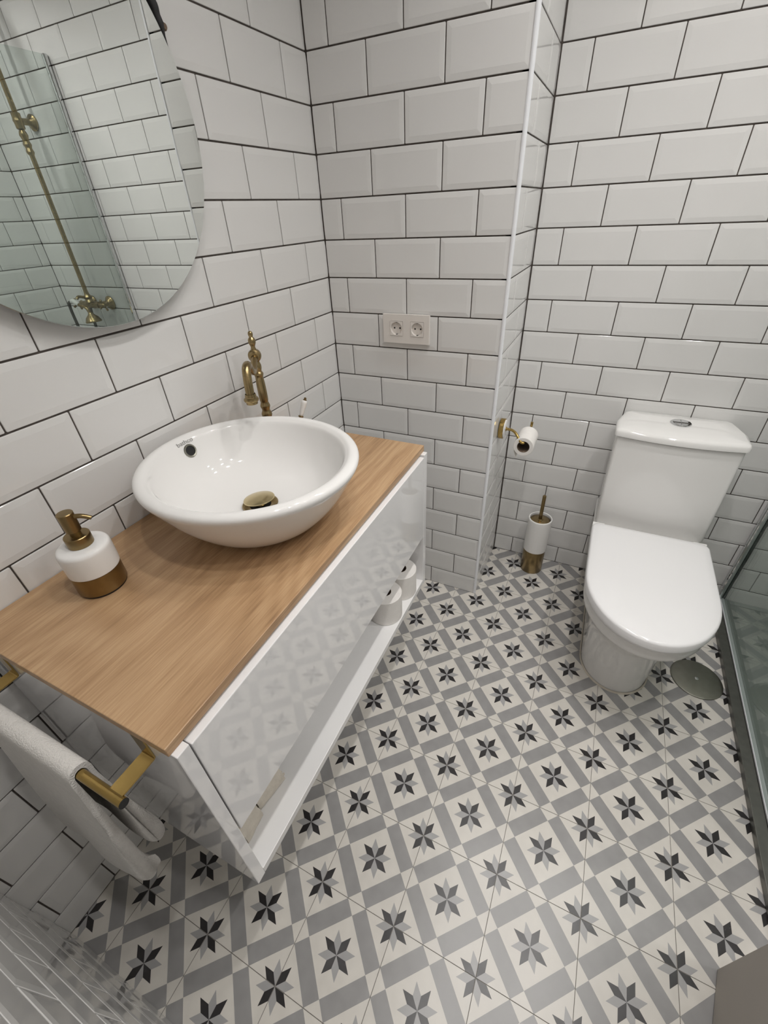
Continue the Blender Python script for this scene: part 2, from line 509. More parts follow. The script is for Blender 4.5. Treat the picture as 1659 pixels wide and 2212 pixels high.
drw = G().box((VX1 - 0.020, VY0 + 0.0225, 0.538), (VX1, VY1 - 0.0225, 0.8165), 0.0015).build('drawer_front', 'white_gloss', van, smooth=False)

ct = G().box((0.0055, VY0 - 0.003, VZ1 + 0.0003), (0.4615, VY1 + 0.003, 0.840), 0.0012).build('countertop', 'oak', None, smooth=False)
tag(ct, 'oak wood countertop slab lying on the white vanity', 'countertop')

# ------------------------------------------------------------------ wash basin
BX, BY, BZ = 0.251, -0.769, 0.840
SX, SY = 1.01, 0.955
bas = thing('wash_basin', (BX, BY, BZ + 0.0003), 'round white ceramic vessel basin standing on the wood countertop', 'basin')
prof_out = [(0.095, 0.0005), (0.112, 0.001), (0.135, 0.012), (0.160, 0.036), (0.184, 0.066), (0.204, 0.098), (0.216, 0.118), (0.2215, 0.128), (0.2225, 0.135), (0.2195, 0.1405), (0.213, 0.1435), (0.2055, 0.1435), (0.199, 0.140)]
prof_in = [(0.193, 0.134), (0.186, 0.115), (0.172, 0.085), (0.150, 0.057), (0.115, 0.037), (0.070, 0.028), (0.034, 0.026), (0.030, 0.020), (0.0, 0.020)]
def smooth_prof(pr, sub=4):
    outp = []
    for i in range(len(pr) - 1):
        p0 = Vector(pr[max(i - 1, 0)]); p1 = Vector(pr[i]); p2 = Vector(pr[i + 1]); p3 = Vector(pr[min(i + 2, len(pr) - 1)])
        for s in range(sub):
            t = s / sub
            q = 0.5 * ((2 * p1) + (p2 - p0) * t + (2 * p0 - 5 * p1 + 4 * p2 - p3) * t * t + (3 * p1 - p0 - 3 * p2 + p3) * t ** 3)
            outp.append((max(q.x, 0.0), q.y))
    outp.append(pr[-1]); return outp
G().lathe(smooth_prof(prof_out + prof_in[:7]) + prof_in[7:], (BX, BY, BZ), n=96, sx=SX, sy=SY).build('bowl', 'ceramic', bas, angle=60)

def bowl_pt(th, r, z): return Vector((BX + r * SX * math.cos(th), BY + r * SY * math.sin(th), BZ + z))
def bowl_frame(th):
    p = bowl_pt(th, 0.186, 0.115); up = (bowl_pt(th, 0.193, 0.134) - bowl_pt(th, 0.172, 0.085)).normalized()
    tn = (bowl_pt(th + 0.02, 0.186, 0.115) - bowl_pt(th - 0.02, 0.186, 0.115)).normalized()
    n = tn.cross(up)
    if n.dot(Vector((BX, BY, 0)) - Vector((p.x, p.y, 0))) < 0: n = -n
    return p, up, tn, n
th0 = math.radians(175)
p, up, tn, n = bowl_frame(th0)
ov = G().lathe([(0.0150, -0.004), (0.0150, 0.0015), (0.0135, 0.0032), (0.0112, 0.0026), (0.0102, 0.0), (0.0102, -0.004)], p, axis=n, n=32, cap=False).build('overflow_ring', 'steel_brushed', bas)
G().lathe([(0.0104, 0.0012), (0.0, 0.0006)], p, axis=n, n=24, cap=False).build('overflow_hole', 'hole_black', bas)
# printed maker's lettering above the overflow
fc = bpy.data.curves.new('lettering_curve', 'FONT'); fc.body = 'bathco'; fc.size = 0.0155; fc.align_x = 'CENTER'
tmp = bpy.data.objects.new('lettering_tmp', fc); C.objects.link(tmp)
bpy.context.view_layer.update()
dg = bpy.context.evaluated_depsgraph_get()
tme = bpy.data.meshes.new_from_object(tmp.evaluated_get(dg))
bpy.data.objects.remove(tmp)
tb = bmesh.new(); tb.from_mesh(tme); bmesh.ops.subdivide_edges(tb, edges=tb.edges, cuts=1)
for v in tb.verts:
    u, w_ = v.co.x, v.co.y
    th = th0 + 0.012 - u / 0.186 * 1.0
    s = 0.0175 + w_              # distance above the overflow centre, along the bowl wall
    t = s / 0.0203
    pr = 0.186 + 0.007 * min(t, 1.0) + max(t - 1.0, 0) * 0.008; pz = 0.115 + 0.019 * min(t, 1.0) + max(t - 1.0, 0) * 0.014
    q = bowl_pt(th, pr, pz); c = Vector((BX, BY, BZ + 0.19))
    v.co = q + (c - q).normalized() * 0.0013 - bas.location
lme = bpy.data.meshes.new('lettering'); tb.to_mesh(lme); tb.free()
link('lettering', lme, 'print_grey', bas)
# pop-up waste
ws = G().lathe([(0.0335, 0.0268), (0.0375, 0.0272), (0.0385, 0.0290), (0.0365, 0.0305), (0.0280, 0.0285), (0.0220, 0.0262)], (BX, BY, BZ), n=40, cap=False).build('waste_flange', 'brass_old', bas)
G().lathe([(0.0230, 0.0268), (0.0, 0.0266)], (BX, BY, BZ), n=32, cap=False).build('waste_hole', 'hole_black', bas)
ax = Vector((-0.10, 0.05, 1)).normalized()
G().lathe([(0.012, -0.012), (0.012, 0.0), (0.031, 0.0), (0.0335, 0.0015), (0.0325, 0.0035), (0.024, 0.0065), (0.012, 0.0083), (0.0, 0.0088)], (BX, BY, BZ + 0.0395), axis=ax, n=40).build('waste_plug', 'brass_pale', bas)

# ------------------------------------------------------------------ tap
TX, TY = 0.083, -0.505
tap = thing('basin_tap', (TX, TY, 0.8403), 'tall antique brass tap with turned column and curved spout behind the basin', 'tap')
z0 = 0.8403
col = [(0.0, 0), (0.027, 0), (0.027, 0.006), (0.023, 0.010), (0.0195, 0.014), (0.0195, 0.050), (0.017, 0.056), (0.015, 0.066), (0.0165, 0.080), (0.0118, 0.092), (0.0105, 0.100),
       (0.0120, 0.106), (0.0118, 0.112), (0.0088, 0.120), (0.0110, 0.128), (0.0112, 0.133), (0.0088, 0.141), (0.0098, 0.147), (0.0102, 0.165), (0.0098, 0.190), (0.0088, 0.206), (0.0104, 0.212), (0.0104, 0.216), (0.0078, 0.221),
       (0.0092, 0.228), (0.0094, 0.236), (0.0072, 0.244), (0.0080, 0.250)]
G().lathe([(r * (1.12 if z > 0.09 else 1.0), z) for r, z in smooth_prof(col, 2)], (TX, TY, z0), n=32).build('column', 'brass_old', tap)
fin = [(0.0078, 0.268), (0.0060, 0.276), (0.0052, 0.280), (0.0082, 0.287), (0.0090, 0.292), (0.0078, 0.298), (0.0046, 0.302), (0.0056, 0.306), (0.0058, 0.310), (0.0040, 0.3145), (0.0, 0.316)]
G().lathe(smooth_prof(fin, 2), (TX, TY, z0), n=28).build('finial', 'brass_old', tap)
sd = Vector((0.085, -0.135, 0)).normalized()
kc = Vector((TX, TY, z0 + 0.259))
G().lathe([(0.0, -0.014), (0.012, -0.012), (0.0155, -0.005), (0.0160, 0.003), (0.0150, 0.008), (0.0115, 0.010), (0.0125, 0.013), (0.0100, 0.017), (0.0, 0.017)], kc, axis=sd, n=32).build('spout_joint', 'brass_old', tap)
pts = [kc + sd * 0.008, kc + sd * 0.034 + Vector((0, 0, -0.010)), kc + sd * 0.062 + Vector((0, 0, -0.020)), kc + sd * 0.088 + Vector((0, 0, -0.010)),
       kc + sd * 0.112 + Vector((0, 0, 0.008)), kc + sd * 0.136 + Vector((0, 0, 0.007)), kc + sd * 0.150 + Vector((0, 0, -0.016)), kc + sd * 0.155 + Vector((0, 0, -0.044))]
G().tube(pts, [0.0078, 0.0078, 0.0080, 0.0085, 0.0092, 0.0096, 0.0096, 0.0096], n=20, sub=6).build('spout', 'brass_old', tap)
oc = pts[-1] + Vector((0, 0, 0.002))
G().lathe([(0.0112, 0.0), (0.0125, -0.004), (0.0125, -0.008), (0.0158, -0.010), (0.0168, -0.013), (0.0158, -0.016), (0.0128, -0.017), (0.0128, -0.0225), (0.0108, -0.0225), (0.0100, -0.018), (0.0, -0.018)], oc, n=32, cap=False).build('aerator', 'brass_old', tap)
# side lever with porcelain grip
la = Vector((0.105, -0.445, z0 + 0.046)); lb = Vector((0.112, -0.402, z0 + 0.062))
G().tube([(TX + 0.01, TY + 0.01, z0 + 0.040), la], 0.0085, n=16).build('valve_stem', 'brass_old', tap)
lev = G().tube([la, (0.110, -0.412, z0 + 0.048), lb], [0.0065, 0.0055, 0.0055], n=14, sub=4).build('lever', 'brass_old', tap)
ld = Vector((0.010, 0.028, 0.058)).normalized()
G().lathe([(0.0, -0.002), (0.0070, 0.0), (0.0078, 0.003), (0.0060, 0.005)], lb, axis=ld, n=24).build('lever_collar', 'brass_old', tap)
G().lathe(smooth_prof([(0.0045, 0.005), (0.0058, 0.010), (0.0066, 0.022), (0.0080, 0.036), (0.0084, 0.043), (0.0062, 0.048), (0.0, 0.049)], 3), lb, axis=ld, n=28).build('lever_grip', 'ceramic', tap)
G().lathe([(0.0050, 0.0478), (0.0052, 0.051), (0.0032, 0.052), (0.0036, 0.056), (0.0, 0.0575)], lb, axis=ld, n=20).build('lever_tip', 'brass_dark', tap)

# ------------------------------------------------------------------ soap dispenser
SXc, SYc = 0.116, -1.058
sp = thing('soap_dispenser', (SXc, SYc, 0.8403), 'white ceramic and brass pump soap dispenser on the wood countertop', 'soap dispenser')
o3 = (SXc, SYc, 0.8403)
G().lathe([(0.0, 0), (0.0385, 0), (0.0385, 0.004), (0.0, 0.004)], o3, n=48).build('foot_ring', 'black_matt', sp)
G().lathe([(0.0, 0.0041), (0.0400, 0.0041), (0.0405, 0.005), (0.0405, 0.042), (0.0, 0.042)], o3, n=56).build('brass_base', 'brass_dark', sp)
G().lathe(smooth_prof([(0.036, 0.0421), (0.0407, 0.0428), (0.0415, 0.046), (0.0418, 0.060), (0.0418, 0.082), (0.0408, 0.0885), (0.0375, 0.0920), (0.030, 0.0935), (0.010, 0.0940)], 3), o3, n=56).build('ceramic_body', 'ceramic', sp)
G().lathe([(0.0, 0.0938), (0.0195, 0.0938), (0.0200, 0.0945), (0.0200, 0.1125), (0.0190, 0.1135), (0.0085, 0.1137), (0.0085, 0.1230), (0.0, 0.1230)], o3, n=40).build('collar', 'brass_dark', sp)
hd = G().lathe([(0.0, 0.1215), (0.0110, 0.1215), (0.0118, 0.1225), (0.0125, 0.1560), (0.0117, 0.1570), (0.0, 0.1572)], o3, n=32).build('pump_head', 'brass_dark', sp)
nd = Vector((0.75, 0.66, 0)).normalized(); np0 = Vector(o3) + Vector((0, 0, 0.148))
G().tube([np0, np0 + nd * 0.020 + Vector((0, 0, -0.001)), np0 + nd * 0.034 + Vector((0, 0, -0.008))], [0.0042, 0.0040, 0.0036], n=16, sub=4).build('pump_spout', 'brass_dark', sp)
G().lathe([(0.0027, 0.0), (0.0, 0.0)], np0 + nd * 0.0344 + Vector((0, 0, -0.0082)), axis=(nd + Vector((0, 0, -0.5))), n=16, cap=False).build('spout_hole', 'hole_black', sp)

# ------------------------------------------------------------------ round mirror
MY, MZ, MR = -0.7747, 1.519, 0.2965
mir = thing('wall_mirror', (0.005, MY, MZ - MR), 'large round frameless mirror on the tiled wall above the basin', 'mirror')
G().lathe([(MR - 0.003, 0.0245), (MR - 0.0005, 0.0255), (MR, 0.0285), (MR - 0.0012, 0.0300)], (0, MY, MZ), axis=(1, 0, 0), n=128, cap=False).build('edge', 'mirror_edge', mir)
G().lathe([(MR - 0.0012, 0.0300), (0.0, 0.0300)], (0, MY, MZ), axis=(1, 0, 0), n=128, cap=False).build('mirror_glass', 'mirror_silver', mir, smooth=False)
G().lathe([(0.0, 0.0244), (MR - 0.003, 0.0244)], (0, MY, MZ), axis=(1, 0, 0), n=128, cap=False).build('backing', 'mirror_edge', mir, smooth=False)
G().lathe([(0.0, 0.0052), (0.17, 0.0052), (0.17, 0.0243), (0.0, 0.0243)], (0, MY, MZ), axis=(1, 0, 0), n=64).build('mounting_plate', 'black_matt', mir)
bpts = [(0.014, -0.560, 1.770), (0.014, -0.530, 1.730), (0.014, -0.510, 1.700), (0.014, -0.5000, 1.6855), (0.014, -0.4970, 1.674), (0.014, -0.4940, 1.664), (0.015, -0.4915, 1.650), (0.016, -0.4895, 1.634)]
G().tube(bpts, [0.007, 0.0090, 0.0078, 0.0092, 0.0072, 0.0080, 0.0032, 0.0015], n=12, sub=5).build('hanging_strap', 'black_matt', mir)
G().lathe([(0.0, -0.004), (0.0052, -0.003), (0.0058, 0.001), (0.0042, 0.004), (0.0, 0.0048)], (0.014, -0.4850, 1.6625), axis=(1, 0, 0), n=20).build('strap_rivet', 'cardboard', mir)

# ------------------------------------------------------------------ power sockets
PXa, PXb, PZa, PZb = 0.199, 0.3555, 1.0235, 1.1095
pw = thing('power_socket', ((PXa + PXb) / 2, -0.0052, PZa), 'white double power socket plate on the tiled wall', 'power socket')
yb, yf = -0.0053, -0.0150
cxs = (0.2450, 0.3155); czs = 1.0675; hs = 0.0222; hr = 0.0195
# plate with two square openings
def grid_frame(xs, zs, hole, ya, yb_):
    g = G()
    for i in range(len(xs) - 1):
        for k in range(len(zs) - 1):
            if (i, k) in hole: continue
            g.box((xs[i], yb_, zs[k]), (xs[i + 1], ya, zs[k + 1]))
    return g
xs = [PXa, cxs[0] - hs, cxs[0] + hs, cxs[1] - hs, cxs[1] + hs, PXb]; zs = [PZa, czs - hs, czs + hs, PZb]
pl = grid_frame(xs, zs, {(1, 1), (3, 1)}, yb, yf)
po = pl.build('plate', 'plastic_white', pw, smooth=False)
for cx in cxs:
    g = G(); n = 40; vs = []; fs = []
    sqr = []
    for i in range(n):
        a = 2 * PI * i / n; c, s = math.cos(a), math.sin(a); k = (hs - 0.0008) / max(abs(c), abs(s)); sqr.append((cx + c * k, czs + s * k))
    rings = [[(x, yb, z) for x, z in sqr], [(x, yf - 0.0012, z) for x, z in sqr]]
    for r, y in ((hr, yf - 0.0012), (hr - 0.0005, yf - 0.0004), (hr - 0.0015, yf + 0.0075)):
        rings.append([(cx + r * math.cos(2 * PI * i / n), y, czs + r * math.sin(2 * PI * i / n)) for i in range(n)])
    g.loft(rings, cap0=False, cap1=True)
    so = g.build('socket_insert', 'plastic_white', pw, angle=30)
    for dx in (-0.0095, 0.0095):
        G().lathe([(0.0027, 0.0), (0.0, 0.0)], (cx + dx, yf + 0.0073, czs), axis=(0, -1, 0), n=16, cap=False).build('pin_hole', 'hole_black', so, smooth=False)
    for sz in (-1, 1):
        G().box((cx - 0.0028, yf + 0.0005, czs + sz * (hr - 0.0010) - 0.0016), (cx + 0.0028, yf + 0.0068, czs + sz * (hr - 0.0010) + 0.0016), 0.0004).build('earth_clip', 'steel_dark', so, smooth=False)

# ------------------------------------------------------------------ things on the open shelf
SZ = VZ0 + 0.0203
def paper_roll(name, base, r, hgt, core, label, group=None, axis=(0, 0, 1)):
    t = thing(name, base, label, 'toilet roll', group)
    G().lathe([(core, 0.0), (r - 0.002, 0.0), (r, 0.002), (r, hgt - 0.002), (r - 0.002, hgt), (core, hgt)], base, axis=axis, n=48, cap=False).build('paper', 'paper', t)
    G().lathe([(core, hgt - 0.0004), (core - 0.0012, hgt - 0.0004), (core - 0.0012, 0.0004), (core, 0.0004)], base, axis=axis, n=36, cap=False).build('cardboard_core', 'cardboard', t)
    return t
paper_roll('toilet_roll', (0.418, -0.532, SZ), 0.051, 0.094, 0.0195, 'white paper roll on the open shelf, nearer one half hidden by the drawer', 'spare toilet rolls on the shelf')
paper_roll('toilet_roll', (0.420, -0.420, SZ), 0.051, 0.094, 0.0195, 'white paper roll at the far end of the open shelf', 'spare toilet rolls on the shelf')

def rolled_cloth(base, length, r, turns, rz, label, seed):
    rnd = random.Random(seed)
    t = thing('rolled_cloth', base, label, 'cloth', 'rolled cloths on the shelf')
    t.rotation_euler = (0, 0, 0)
    n = int(turns * 26); prof = []
    for i in range(n + 1):
        a = 2 * PI * turns * i / n
        rr_ = 0.004 + (r - 0.004) * i / n
        rr_ *= 1 + 0.05 * math.sin(3 * a + seed) + rnd.uniform(-0.012, 0.012)
        prof.append((rr_ * math.cos(a), max(rr_ * math.sin(a) * 0.92, -r * 0.92)))
    th = 0.0021
    nx = 9; rings = []
    for k in range(nx):
        f = k / (nx - 1); y = -length / 2 + length * f
        sc = 1 - 0.10 * abs(2 * f - 1) ** 3
        ring = []
        for i, (x, z) in enumerate(prof):
            ring.append(Vector((x * sc, y + 0.003 * math.sin(i * 0.7 + seed), z * sc)))
        inner = []
        for i, (x, z) in enumerate(prof):
            k2 = max(0.0, 1 - th / max(math.hypot(x, z), 1e-4)); inner.append(Vector((x * sc * k2, y + 0.003 * math.sin(i * 0.7 + seed), z * sc * k2)))
        ring += inner[::-1]
        rot = Matrix.Rotation(rz, 3, 'Z')
        rings.append([rot @ p + Vector(base) + Vector((0, 0, r * 0.93)) for p in ring])
    nn = len(rings[0]); m_ = len(prof)
    g = G(); vs = [p for rg in rings for p in rg]; fs = []
    for k in range(nx - 1):
        for i in range(nn):
            j = (i + 1) % nn; fs.append([k * nn + i, k * nn + j, (k + 1) * nn + j, (k + 1) * nn + i])
    for k in (0, nx - 1):
        for i in range(m_ - 1): fs.append([k * nn + i, k * nn + i + 1, k * nn + nn - 2 - i, k * nn + nn - 1 - i])
    g.add(vs, fs); g.build('cloth_roll', 'cloth_cream', t, angle=60)
    # loose outer flap
    rot = Matrix.Rotation(rz, 3, 'Z'); fl = []
    for k in range(7):
        y = -length * 0.46 + length * 0.92 * k / 6
        row = []
        for i in range(37):
            a = math.radians(200 - 6.5 * i); q = r * 1.04 + 0.0026 * abs(math.sin(i * 0.52 + 0.35 * math.sin(k * 0.9 + seed))) ** 0.6 + 0.0012 * math.sin(i * 1.7 + k * 0.8 + seed)
            row.append((q * math.cos(a), y, q * math.sin(a) * 0.95))
        fl.append([rot @ Vector(p) + Vector(base) + Vector((0, 0, r * 0.97)) for p in row] + [rot @ (Vector(p) * 1.0 - Vector((p[0], 0, p[2])).normalized() * 0.0018) + Vector(base) + Vector((0, 0, r * 0.97)) for p in row[::-1]])
    G().loft(fl).build('loose_flap', 'cloth_cream', t, angle=60)
rolled_cloth((0.392, -1.166, SZ), 0.056, 0.031, 3.0, 0.10, 'small cream rolled cloth at the near end of the open shelf', 1)
rolled_cloth((0.385, -1.092, SZ), 0.078, 0.030, 3.0, -0.16, 'longer cream rolled cloth second from the near shelf end', 4)

# ------------------------------------------------------------------ towel bar and towel
RX0, RX1, RY, RZ_, RR = 0.055, 0.416, -1.2835, 0.7690, 0.0068
tb_ = thing('towel_bar', (0.24, VY0, 0.76), 'brass towel bar on flat brackets fixed to the vanity side', 'towel bar')
g = G().tube([(RX0, RY, RZ_), (RX1, RY, RZ_)], RR, n=24)
g.build('rod', 'brass_bright', tb_)
for xx in (RX1 + 0.0002, RX0 - 0.0002):
    G().lathe([(RR, 0.0), (RR, 0.0012), (0.0, 0.0012)], (xx, RY, RZ_), axis=(1 if xx > 0.2 else -1, 0, 0), n=24, cap=False).build('end_cap', 'black_matt', tb_)
for xa in (0.387, 0.068):
    xb = xa + 0.024; th = 0.0022
    path = [(VY0 - 0.0003, 0.8215), (VY0 - 0.0003, 0.7760)]
    for i in range(5):
        a = i / 4 * PI / 2
        path.append((VY0 - 0.0003 - 0.004 + 0.004 * math.cos(a), 0.7760 - 0.004 * math.sin(a)))
    path.append((RY + 0.003, 0.7720))
    path2 = []
    for i, (y, z) in enumerate(path):
        a = path[max(i - 1, 0)]; b = path[min(i + 1, len(path) - 1)]
        ty, tz = b[0] - a[0], b[1] - a[1]; l = math.hypot(ty, tz); path2.append((y + tz / l * th, z - ty / l * th))
    rings = []
    for x in (xa, xb): rings.append([(x, y, z) for y, z in path] + [(x, y, z) for y, z in path2[::-1]])
    G().loft(rings).build('bracket', 'brass_bright', tb_, angle=40)

tw = thing('hand_towel', (0.21, RY, 0.40), 'white folded hand towel hanging over the brass bar', 'towel')
outl = [(-1.2690, 0.7450), (-1.2684, 0.7680), (-1.2715, 0.7790), (-1.2790, 0.7845), (-1.2880, 0.7845), (-1.2955, 0.7790), (-1.2985, 0.7680), (-1.3010, 0.730), (-1.3075, 0.660), (-1.3150, 0.580), (-1.3205, 0.500), (-1.3240, 0.445), (-1.3200, 0.418), (-1.3080, 0.408), (-1.2970, 0.416), (-1.2925, 0.440),
        (-1.2960, 0.500), (-1.2950, 0.580), (-1.2930, 0.660), (-1.2922, 0.720), (-1.2920, 0.7600), (-1.2912, 0.7700), (-1.2880, 0.7755), (-1.2835, 0.7772), (-1.2790, 0.7755), (-1.2758, 0.7700), (-1.2750, 0.7600), (-1.2752, 0.720), (-1.2760, 0.660), (-1.2765, 0.590), (-1.2790, 0.530), (-1.2770, 0.490), (-1.2660, 0.474), (-1.2540, 0.478), (-1.2480, 0.495), (-1.2500, 0.540), (-1.2590, 0.610), (-1.2650, 0.680)]
def closed_smooth(pl_, sub=3):
    outp = []; n = len(pl_)
    for i in range(n):
        p0, p1, p2, p3 = [Vector(pl_[(i + k) % n]) for k in (-1, 0, 1, 2)]
        for s in range(sub):
            t = s / sub
            outp.append(0.5 * ((2 * p1) + (p2 - p0) * t + (2 * p0 - 5 * p1 + 4 * p2 - p3) * t * t + (3 * p1 - p0 - 3 * p2 + p3) * t ** 3))
    return outp
ol = closed_smooth(outl)
rings = []
xsn = [0.330, 0.327, 0.320] + [0.310 - 0.0125 * k for k in range(16)] + [0.112]
cxm = sum(p.x for p in ol) / len(ol)
for i, x in enumerate(xsn):
    shrink = 0.80 if i in (0, len(xsn) - 1) else (0.93 if i in (1, len(xsn) - 2) else 1.0)
    ring = []
    for j, q in enumerate(ol):
        low = max(0.0, (0.76 - q.y) / 0.35)
        cy = -1.309 if q.x < -1.2865 - 0.01 * low else -1.264
        yy = cy + (q.x - cy) * (1 - (1 - shrink) * min(1, low * 2.0)) + 0.0035 * low * math.sin(x * 38 + (1.2 if q.x < -1.285 else 0))
        zz = q.y + 0.006 * low * math.sin(x * 27 + 0.6) + (0.0 if shrink == 1 else 0.004 * low)
        ring.append(Vector((x + 0.010 * low * math.sin(q.y * 11), yy, zz)))
    rings.append(ring)
G().loft(rings).build('towel_cloth', 'towel_white', tw, angle=80)

# ------------------------------------------------------------------ toilet
TCX = 1.131
toi = thing('toilet', (TCX, 0.05, 0), 'white close-coupled toilet with closed seat lid beside the shower glass', 'toilet')
def dring(w, yr, yf, z, rc=0.03, cx=TCX, depth=None, nf=28, nr=6, ns=6, wr=None, e=2.0):
    """Closed D outline: rounded front, straight sides, softly rounded rear corners."""
    wr = w if wr is None else wr
    depth = depth or w * 1.15
    y0 = yf + depth; pts = []
    for i in range(nf + 1):                       # front arc from right to left
        a = PI * i / nf; c, s = math.cos(a), math.sin(a)
        pts.append((w * math.copysign(abs(c) ** (2 / e), c), y0 - depth * abs(s) ** (2 / e)))
    for i in range(1, ns):                        # left side
        t = i / ns; pts.append((-(w + (wr - w) * t), y0 + (yr - rc - y0) * t))
    for i in range(nr + 1):
        a = PI - (PI / 2) * i / nr; pts.append((-(wr - rc) + rc * math.cos(a), yr - rc + rc * math.sin(a)))
    for i in range(nr + 1):
        a = PI / 2 - (PI / 2) * i / nr; pts.append((wr - rc + rc * math.cos(a), yr - rc + rc * math.sin(a)))
    for i in range(1, ns):
        t = 1 - i / ns; pts.append((w + (wr - w) * t, y0 + (yr - rc - y0) * t))
    return [Vector((cx + x, y, z)) for x, y in pts]
yb = D - 0.007
bowl = [dring(0.108, yb, -0.268, 0.0005, 0.02, depth=0.13, wr=0.112), dring(0.110, yb, -0.270, 0.06, 0.02, depth=0.13, wr=0.116), dring(0.114, yb, -0.272, 0.13, 0.02, depth=0.13, wr=0.122),
        dring(0.121, yb, -0.283, 0.20, 0.02, depth=0.14, wr=0.130), dring(0.131, yb, -0.308, 0.255, 0.02, depth=0.16, wr=0.140), dring(0.146, yb, -0.348, 0.300, 0.02, depth=0.18, wr=0.150),
        dring(0.160, yb, -0.384, 0.330, 0.02, depth=0.20, wr=0.158), dring(0.168, yb, -0.402, 0.350, 0.02, depth=0.21, wr=0.164), dring(0.170, yb, -0.406, 0.362, 0.02, depth=0.21, wr=0.166), dring(0.170, yb, -0.406, 0.389, 0.02, depth=0.21, wr=0.166),
        dring(0.166, yb, -0.401, 0.393, 0.02, depth=0.21, wr=0.163)]
G().loft(bowl).build('bowl', 'ceramic', toi, angle=50)
seat = [dring(0.168, 0.075, -0.404, 0.3935, 0.02, depth=0.215), dring(0.173, 0.078, -0.412, 0.396, 0.022, depth=0.22), dring(0.1735, 0.078, -0.4125, 0.4035, 0.022, depth=0.22), dring(0.170, 0.075, -0.408, 0.4055, 0.02, depth=0.218)]
G().loft(seat).build('seat', 'lid_plastic', toi, angle=50)
lid = [dring(0.172, 0.077, -0.412, 0.4062, 0.022, depth=0.22), dring(0.1765, 0.080, -0.420, 0.4085, 0.025, depth=0.225), dring(0.1765, 0.080, -0.420, 0.4290, 0.025, depth=0.225), dring(0.1745, 0.078, -0.4175, 0.4335, 0.025, depth=0.223),
       dring(0.170, 0.074, -0.412, 0.4362, 0.024, depth=0.22), dring(0.150, 0.058, -0.385, 0.4378, 0.02, depth=0.20), dring(0.09, 0.01, -0.27, 0.4388, 0.015, depth=0.12)]
G().loft(lid).build('seat_lid', 'lid_plastic', toi, angle=50)
for sx in (-1, 1):
    G().lathe([(0.0, -0.020), (0.011, -0.019), (0.0115, 0.019), (0.0, 0.020)], (TCX + sx * 0.155, 0.094, 0.412), axis=(1, 0, 0), n=20).build('hinge', 'ceramic', toi)
# cistern: slightly bowed front, tapering downwards
def tank_ring(w, yr, yfe, bow, z, rc, cx=TCX + 0.004, wr=None):
    wr = w if wr is None else wr
    pts = []
    nf = 16
    for i in range(nf + 1):
        t = -1 + 2 * i / nf; pts.append((-t * (w - rc), yfe - bow * (1 - t * t)))
    pts = pts[::1]
    outp = []
    for i in range(5):
        a = -PI / 2 + (PI / 2) * (1 - i / 4); outp.append((w - rc + rc * math.cos(a), yfe + rc + rc * math.sin(a)))
    outp = outp[:-1] + pts
    for i in range(1, 5):
        a = -PI / 2 - (PI / 2) * i / 4; outp.append((-(w - rc) + rc * math.cos(a), yfe + rc + rc * math.sin(a)))
    ym = yfe + (yr - yfe) * 0.45
    outp += [(-w, ym), (-wr, yr - rc * 0.7), (-wr + rc * 0.7, yr), (0, yr), (wr - rc * 0.7, yr), (wr, yr - rc * 0.7), (w, ym)]
    return [Vector((cx + x, y, z)) for x, y in outp]
tk = [tank_ring(0.166, yb, 0.140, 0.012, 0.3935, 0.010, wr=0.15), tank_ring(0.170, yb, 0.136, 0.013, 0.402, 0.012, wr=0.15), tank_ring(0.1745, yb, 0.148, 0.016, 0.55, 0.012, wr=0.153), tank_ring(0.178, yb, 0.160, 0.018, 0.7295, 0.012, wr=0.156)]
G().loft(tk).build('cistern', 'ceramic', toi, angle=45)
tl = [tank_ring(0.181, yb, 0.156, 0.018, 0.7325, 0.012, wr=0.157), tank_ring(0.1845, yb, 0.152, 0.019, 0.736, 0.013, wr=0.160), tank_ring(0.1845, yb, 0.152, 0.019, 0.750, 0.013, wr=0.160), tank_ring(0.1815, yb - 0.001, 0.156, 0.018, 0.7565, 0.013, wr=0.158),
      tank_ring(0.172, yb - 0.006, 0.166, 0.016, 0.7605, 0.013, wr=0.150), tank_ring(0.12, yb - 0.04, 0.20, 0.010, 0.7625, 0.01, wr=0.10)]
G().loft(tl).build('cistern_lid', 'ceramic', toi, angle=45)
bt = G().lathe([(0.031, 0.0), (0.031, 0.003), (0.029, 0.0045), (0.0235, 0.0042), (0.0235, 0.0030), (0.0, 0.0030)], (TCX + 0.007, 0.258, 0.7618), n=40, cap=False).build('flush_button', 'chrome', toi)
for s, r0 in ((-1, 0.0105), (1, 0.0105)):
    vs = []; nn = 18
    rng = []
    for i in range(nn + 1):
        a = PI / 2 + s * 0 + (PI * i / nn if s < 0 else -PI * i / nn); rng.append((0.0225 * math.cos(a) + s * 0.0006, 0.0225 * math.sin(a)))
    cxx, cyy = TCX + 0.007, 0.258
    G().loft([[Vector((cxx + x, cyy + y, 0.7649)) for x, y in rng], [Vector((cxx + x * 0.97 + s * 0.0003, cyy + y * 0.97, 0.7668)) for x, y in rng]]).build('button_half', 'chrome', bt)
G().lathe([(0.0085, 0.0), (0.0085, 0.003), (0.0055, 0.0065), (0.0, 0.0072)], (TCX - 0.1215, -0.045, 0.175), axis=(-1, 0, 0.04), n=20).build('fixing_cap', 'chrome', toi)
G().loft([dring(0.113, yb, -0.274, 0.0004, 0.02, depth=0.132, wr=0.117), dring(0.1095, yb, -0.2695, 0.0055, 0.02, depth=0.131, wr=0.1135)], cap0=False, cap1=False).build('sealant_bead', 'caulk', toi)

